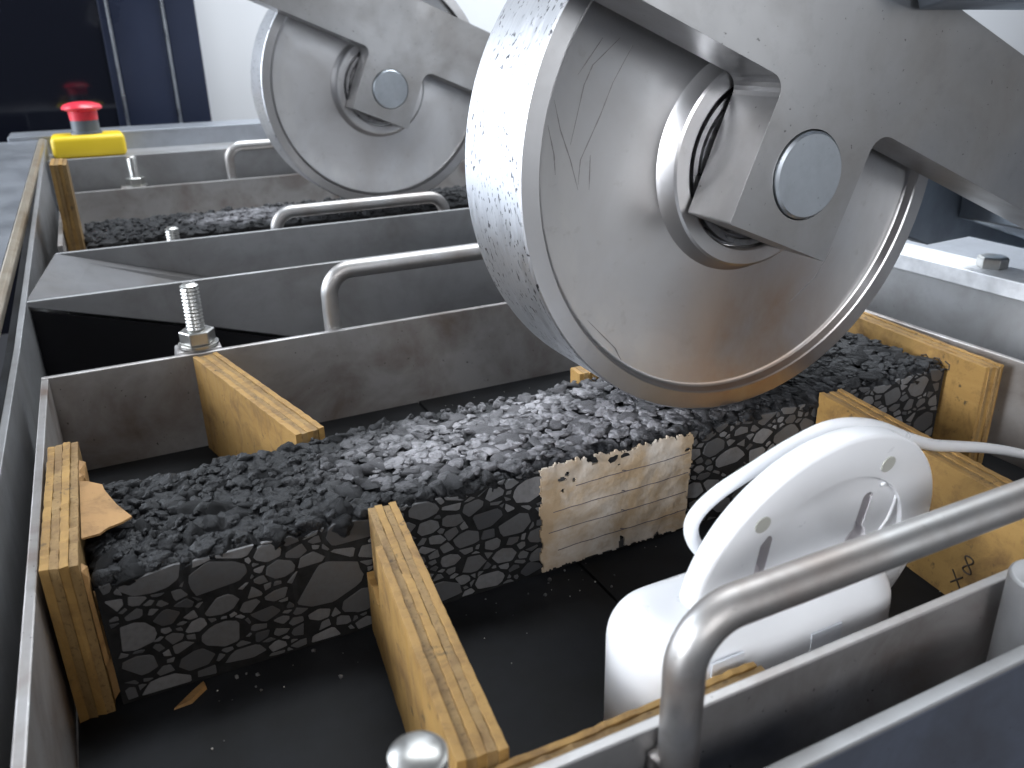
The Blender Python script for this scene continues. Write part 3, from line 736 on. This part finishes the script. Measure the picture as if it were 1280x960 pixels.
sp_n = ply('plywood_spacer', 'plywood spacer with a torn outer ply, between the slab and the near tray wall', (-176, -125.5), (-163, -10), 12.4, -151.9, -100.8, 5, seed=3, notch=(0, 92, -127))
sp_r = ply('plywood_spacer', 'plywood spacer to the right of the white device, with scribbled ink marks', (30.0, -133), (46.0, -10.5), 11.6, -151.3, -101.0, 5, seed=4)
ply('plywood_spacer', 'orange-lit plywood piece peeping out behind the near wheel rim', (-35, 61), (-34.6, 71), 11, -151.3, -100.8, 5, seed=8)
board_r = ply('plywood_board', 'pale plywood end board against the right end of the near slab', (130.5, -28.5), (141.2, 76), 11.4, -151.3, -99.4, 5, seed=5)
ply('plywood_strip', 'thin plywood strip lying along the inside of the near tray wall', (-214, -130.2), (-100, -130.2), 6.0, -151.9, -103.4, 3, seed=6, jit=0.5)
ply('plywood_board', 'tall plywood offcut standing at the left end of the far tray', (-251.8, 450), (-251.2, 492), 11.0, -129.5, -31.0, 4, seed=7)
# wood chip on the mat
chip = obj('wood_chip', hexa([(-238.5,-17.5,-151.95),(-233,-17.2,-151.95),(-227.6,-12.5,-151.95),(-227.8,-9.6,-151.95),(-232,-12,-151.95)], [(-238.3,-17.3,-151.4),(-233,-16.8,-150.6),(-228,-12.6,-150.0),(-228.2,-10,-150.2),(-232,-12.4,-150.7)]), 'veneer')
chip['label'] = 'small pale wood chip on the black mat below the left end of the slab'; chip['category'] = 'wood chip'
# ink marks on the boards
def ink(parent, fx, strokes, r=0.32):
    for L in strokes:
        obj('ink_mark', tube([(fx(y), y, z) for y, z in L], r, 6), 'ink', parent)
def loop8(y, z, s_): return [(y + s_*0.55*math.sin(2*t), z + s_*math.cos(t)) for t in [2*PI*k/24 for k in range(25)]]
ink(sp_r, lambda y: 30 + (y+133)*0.1306 - 5.92, [[(-92.5,-139),(-95,-142),(-97.5,-145)], [(-97.2,-139.5),(-95,-142),(-92.8,-144.5)], loop8(-98.3, -133.5, 3.4)])
ink(board_r, lambda y: 130.5 + (y+28.5)*0.1024 - 5.85, [[(9.5,-105.5),(6.5,-104),(4.5,-105.8),(6.5,-107.5)], [(1.5,-104),(-1.5,-103.4),(-3.2,-105.2),(-1.5,-107),(1.2,-106),(1.5,-104)], [(-5.2,-103.6),(-8,-104.6),(-8.2,-107),(-5.5,-107.6)]], 0.4)

# ================================================================== WHITE DEVICE
dv = thing('plastic_device', 'white plastic device with a round slotted base standing on edge and a white cable', 'device', (-59, -108, -151.3))
C0 = Vector((-59.0, -108.0, -101.6)); th, ph = 0.02, -0.15
N0 = Vector((math.sin(th)*math.cos(ph), -math.cos(th)*math.cos(ph), math.sin(ph))).normalized()
E1 = Vector((0,0,1)).cross(N0).normalized() * 1.0; E2 = N0.cross(E1).normalized()
def dp(a, b, h): return C0 + E1*a + E2*b + N0*h
def dlathe(prof, n=96):
    bm = bmesh.new(); rings = []
    for r, h in prof: rings.append([bm.verts.new(dp(r*math.cos(2*PI*i/n), r*math.sin(2*PI*i/n), h)) for i in range(n)])
    for A, B in zip(rings, rings[1:]):
        for i in range(n): bm.faces.new([A[i], A[(i+1)%n], B[(i+1)%n], B[i]])
    bm.faces.new(rings[0]); bm.faces.new(rings[-1]); return bm

def dpoly(outline, h0, h1):
    bm = bmesh.new(); A = [bm.verts.new(dp(a, b, h0)) for a, b in outline]; B = [bm.verts.new(dp(a, b, h1)) for a, b in outline]; n = len(A)
    bm.faces.new(A[::-1]); bm.faces.new(B)
    for i in range(n): bm.faces.new([A[i], A[(i+1)%n], B[(i+1)%n], B[i]])
    return bm
def keyloop(a, bt, bc):
    o = [(a + 2.0*math.cos(t), bt-2 + 2.0*math.sin(t)) for t in [PI*k/8 for k in range(9)]]
    o += [(a + 4.2*math.cos(t), bc + 4.2*math.sin(t)) for t in [math.radians(118 + (422-118)*k/18) for k in range(19)]]
    return o
KEYS = [keyloop(-23.3, 20.5, 3.5), keyloop(14.6, 24.0, 7.0)]
bm = bmesh.new(); rings = []; n = 96
for r, h in [(30,-10),(42,-9.6),(45.4,-8),(46.8,-5.5),(47.0,-1.4),(46.6,-0.4),(45.8,0),(33.8,0),(33.4,-0.1),(33.1,-1.4),(32.6,-1.6)]:
    rings.append([bm.verts.new(dp(r*math.cos(2*PI*i/n), r*math.sin(2*PI*i/n), h)) for i in range(n)])
for A, B in zip(rings, rings[1:]):
    for i in range(n): bm.faces.new([A[i], A[(i+1)%n], B[(i+1)%n], B[i]])
bm.faces.new(rings[0])
ed = [bm.edges.get((rings[-1][i], rings[-1][(i+1)%n])) for i in range(n)]
for K in KEYS:
    vs = [bm.verts.new(dp(a, b, -1.6)) for a, b in K]
    ed += [bm.edges.new((vs[i], vs[(i+1)%len(vs)])) for i in range(len(vs))]
bmesh.ops.triangle_fill(bm, edges=ed, use_beauty=True, use_dissolve=False)
dd = obj('base_disc', bm, 'plastic', dv, auto=50)
for K in KEYS:
    bm = bmesh.new(); m = len(K)
    A = [bm.verts.new(dp(a, b, -1.6)) for a, b in K]; B = [bm.verts.new(dp(a, b, -5.0)) for a, b in K]
    for i in range(m): bm.faces.new([A[i], A[(i+1)%m], B[(i+1)%m], B[i]])
    bm.faces.new(B)
    bmesh.ops.reverse_faces(bm, faces=bm.faces)
    obj('keyhole', bm, 'slot', dd)
lip = [dp(21.0 + 7.0*math.cos(t), 15 + 11*math.sin(t), -1.5) for t in [math.radians(110 - 190*k/20) for k in range(21)]]
obj('moulded_lip', tube(lip, 0.6, 10), 'plastic', dd, smooth=True)
def dcyl(a, b, r, h0, h1, n=24): return dpoly([(a+r*math.cos(2*PI*i/n), b+r*math.sin(2*PI*i/n)) for i in range(n)], h0, h1)
for a, b in ((-28.6, 27.6), (16.4, 34.6), (38.5, -8.5), (-6, -39)):
    obj('rubber_foot', dcyl(a, b, 2.6, -0.4, 0.35), 'foot', dd)
# rounded body that carries the disc
def rrect(x0, x1, y0, y1, r, n=10):
    out = []
    for cx, cy, a0 in ((x1-r, y0+r, -90), (x1-r, y1-r, 0), (x0+r, y1-r, 90), (x0+r, y0+r, 180)):
        for k in range(n+1):
            t = math.radians(a0 + 90*k/n); out.append((cx + r*math.cos(t), cy + r*math.sin(t)))
    return out
bm = bmesh.new(); rings = []
for ins, z in [(1.5,-151.2),(0,-149),(0,-110.5)] + [(12*(1-math.cos(math.radians(a))), -110.5 + 12*math.sin(math.radians(a))) for a in range(10, 91, 10)]:
    rings.append([bm.verts.new((x, y, z)) for x, y in rrect(-126.5+ins, -34-ins, -124+ins, -86-ins, 17.5-ins)])
for A, B in zip(rings, rings[1:]):
    for i in range(len(A)): bm.faces.new([A[i], A[(i+1)%len(A)], B[(i+1)%len(A)], B[i]])
bm.faces.new(rings[0]); bm.faces.new(rings[-1])
bd = obj('body', bm, 'plastic', dv, auto=50)
for x, z, w in ((-105.5, -106.5, 5.2), (-70.5, -110.0, 5.6)):
    obj('sticker', box(x-w, x+w, -124.15, -123.6, z-3.4, z+3.4), 'sticker', bd)
cp = [(174.4, -50.0, -156.7), (130.1, -58.0, -134.0), (94.3, -66.0, -118.0), (62.1, -74.0, -104.8), (32.7, -82.0, -93.5), (10.6, -88.0, -85.0), (-9.0, -93.0, -75.8), (-30.6, -96.0, -65.1), (-48.8, -97.0, -60.8), (-63.9, -97.0, -63.2), (-78.6, -97.5, -67.5), (-90.0, -98.0, -70.9), (-96.8, -98.0, -75.1), (-98.4, -97.0, -80.3), (-96.0, -96.0, -86.9), (-89.8, -95.0, -94.0), (-80.2, -93.0, -99.6)]
# smooth the cable by Catmull-Rom
def catmull(P, k=6):
    P = [Vector(p) for p in P]; out = []
    for i in range(len(P)-1):
        p0, p1, p2, p3 = P[max(i-1,0)], P[i], P[i+1], P[min(i+2,len(P)-1)]
        for j in range(k):
            t = j/k; out.append(0.5*((2*p1)+(p2-p0)*t+(2*p0-5*p1+4*p2-p3)*t*t+(3*p1-p0-3*p2+p3)*t**3))
    return out + [P[-1]]
obj('cable', tube(catmull(cp), 2.1, 16), 'plastic', dv, smooth=True)

# ================================================================== EMERGENCY STOP
es = thing('emergency_stop', 'red mushroom emergency stop button on a yellow box at the far left corner', 'stop button', (-227, 702, -52))
bm = bmesh.new(); bmesh.ops.create_cube(bm, size=1)
for v in bm.verts: v.co = Vector((-228 + v.co.x*66, 702 + v.co.y*44, -41.4 + v.co.z*21))
bmesh.ops.bevel(bm, geom=bm.edges[:], offset=5, segments=4, affect='EDGES', profile=0.5)
obj('box', bm, 'yellow', es, auto=45)
obj('collar', lathe([(0.01,-31.2),(14.4,-31.2),(14.2,-29),(12.9,-28.4),(12.6,-17),(0.01,-17)], (-228,702,0), 'z', 40), 'greyplastic', es, auto=40)
obj('button', lathe([(0.01,-18),(12.8,-18),(13.2,-9.5),(15.5,-8.8),(18.2,-7.6),(18.4,-6.2),(16.5,-3.6),(11,-1.7),(5,-0.9),(0.01,-0.8)], (-228,702,0), 'z', 48), 'red', es, auto=35)

# ================================================================== SMALL DETAILS
cr = random.Random(3); b = bmesh.new()
for k in range(60):
    x, y = cr.uniform(-255, 30), cr.choice((cr.uniform(-124, -12), cr.uniform(-60, -12), cr.uniform(70,170)))
    r = cr.choice((0.18, 0.25, 0.25, 0.4)); n0 = len(b.verts)
    bmesh.ops.create_icosphere(b, subdivisions=1, radius=r, matrix=Matrix.Translation((x, y, -151.9 + (0.6 if x > -81.5 else 0) + r*0.6)))
o = obj('dust_crumbs', b, 'crumb'); o['kind'] = 'stuff'; o['label'] = 'tiny pale dust crumbs scattered on the black mats'; o['category'] = 'crumbs'

cr = random.Random(9); b = bmesh.new()
for k in range(70):
    x = cr.uniform(-250, 20); y = -9.5 - abs(cr.gauss(0, 9)) if cr.random() < 0.7 else cr.uniform(62, 90)
    r = cr.choice((0.25, 0.3, 0.4, 0.5, 0.8)); n0 = len(b.verts)
    bmesh.ops.create_icosphere(b, subdivisions=1, radius=r, matrix=Matrix.Translation((x, y, -152.0 + (0.6 if x > -81.5 else 0) + r*0.5)))
    b.verts.ensure_lookup_table()
    for v in b.verts[n0:]: v.co += Vector((cr.uniform(-.3,.3), cr.uniform(-.3,.3), cr.uniform(-.2,.2)))*r
o = obj('asphalt_grit', b, 'stone'); o['kind'] = 'stuff'; o['label'] = 'loose dark asphalt grit on the black mats along the slab'; o['category'] = 'grit'
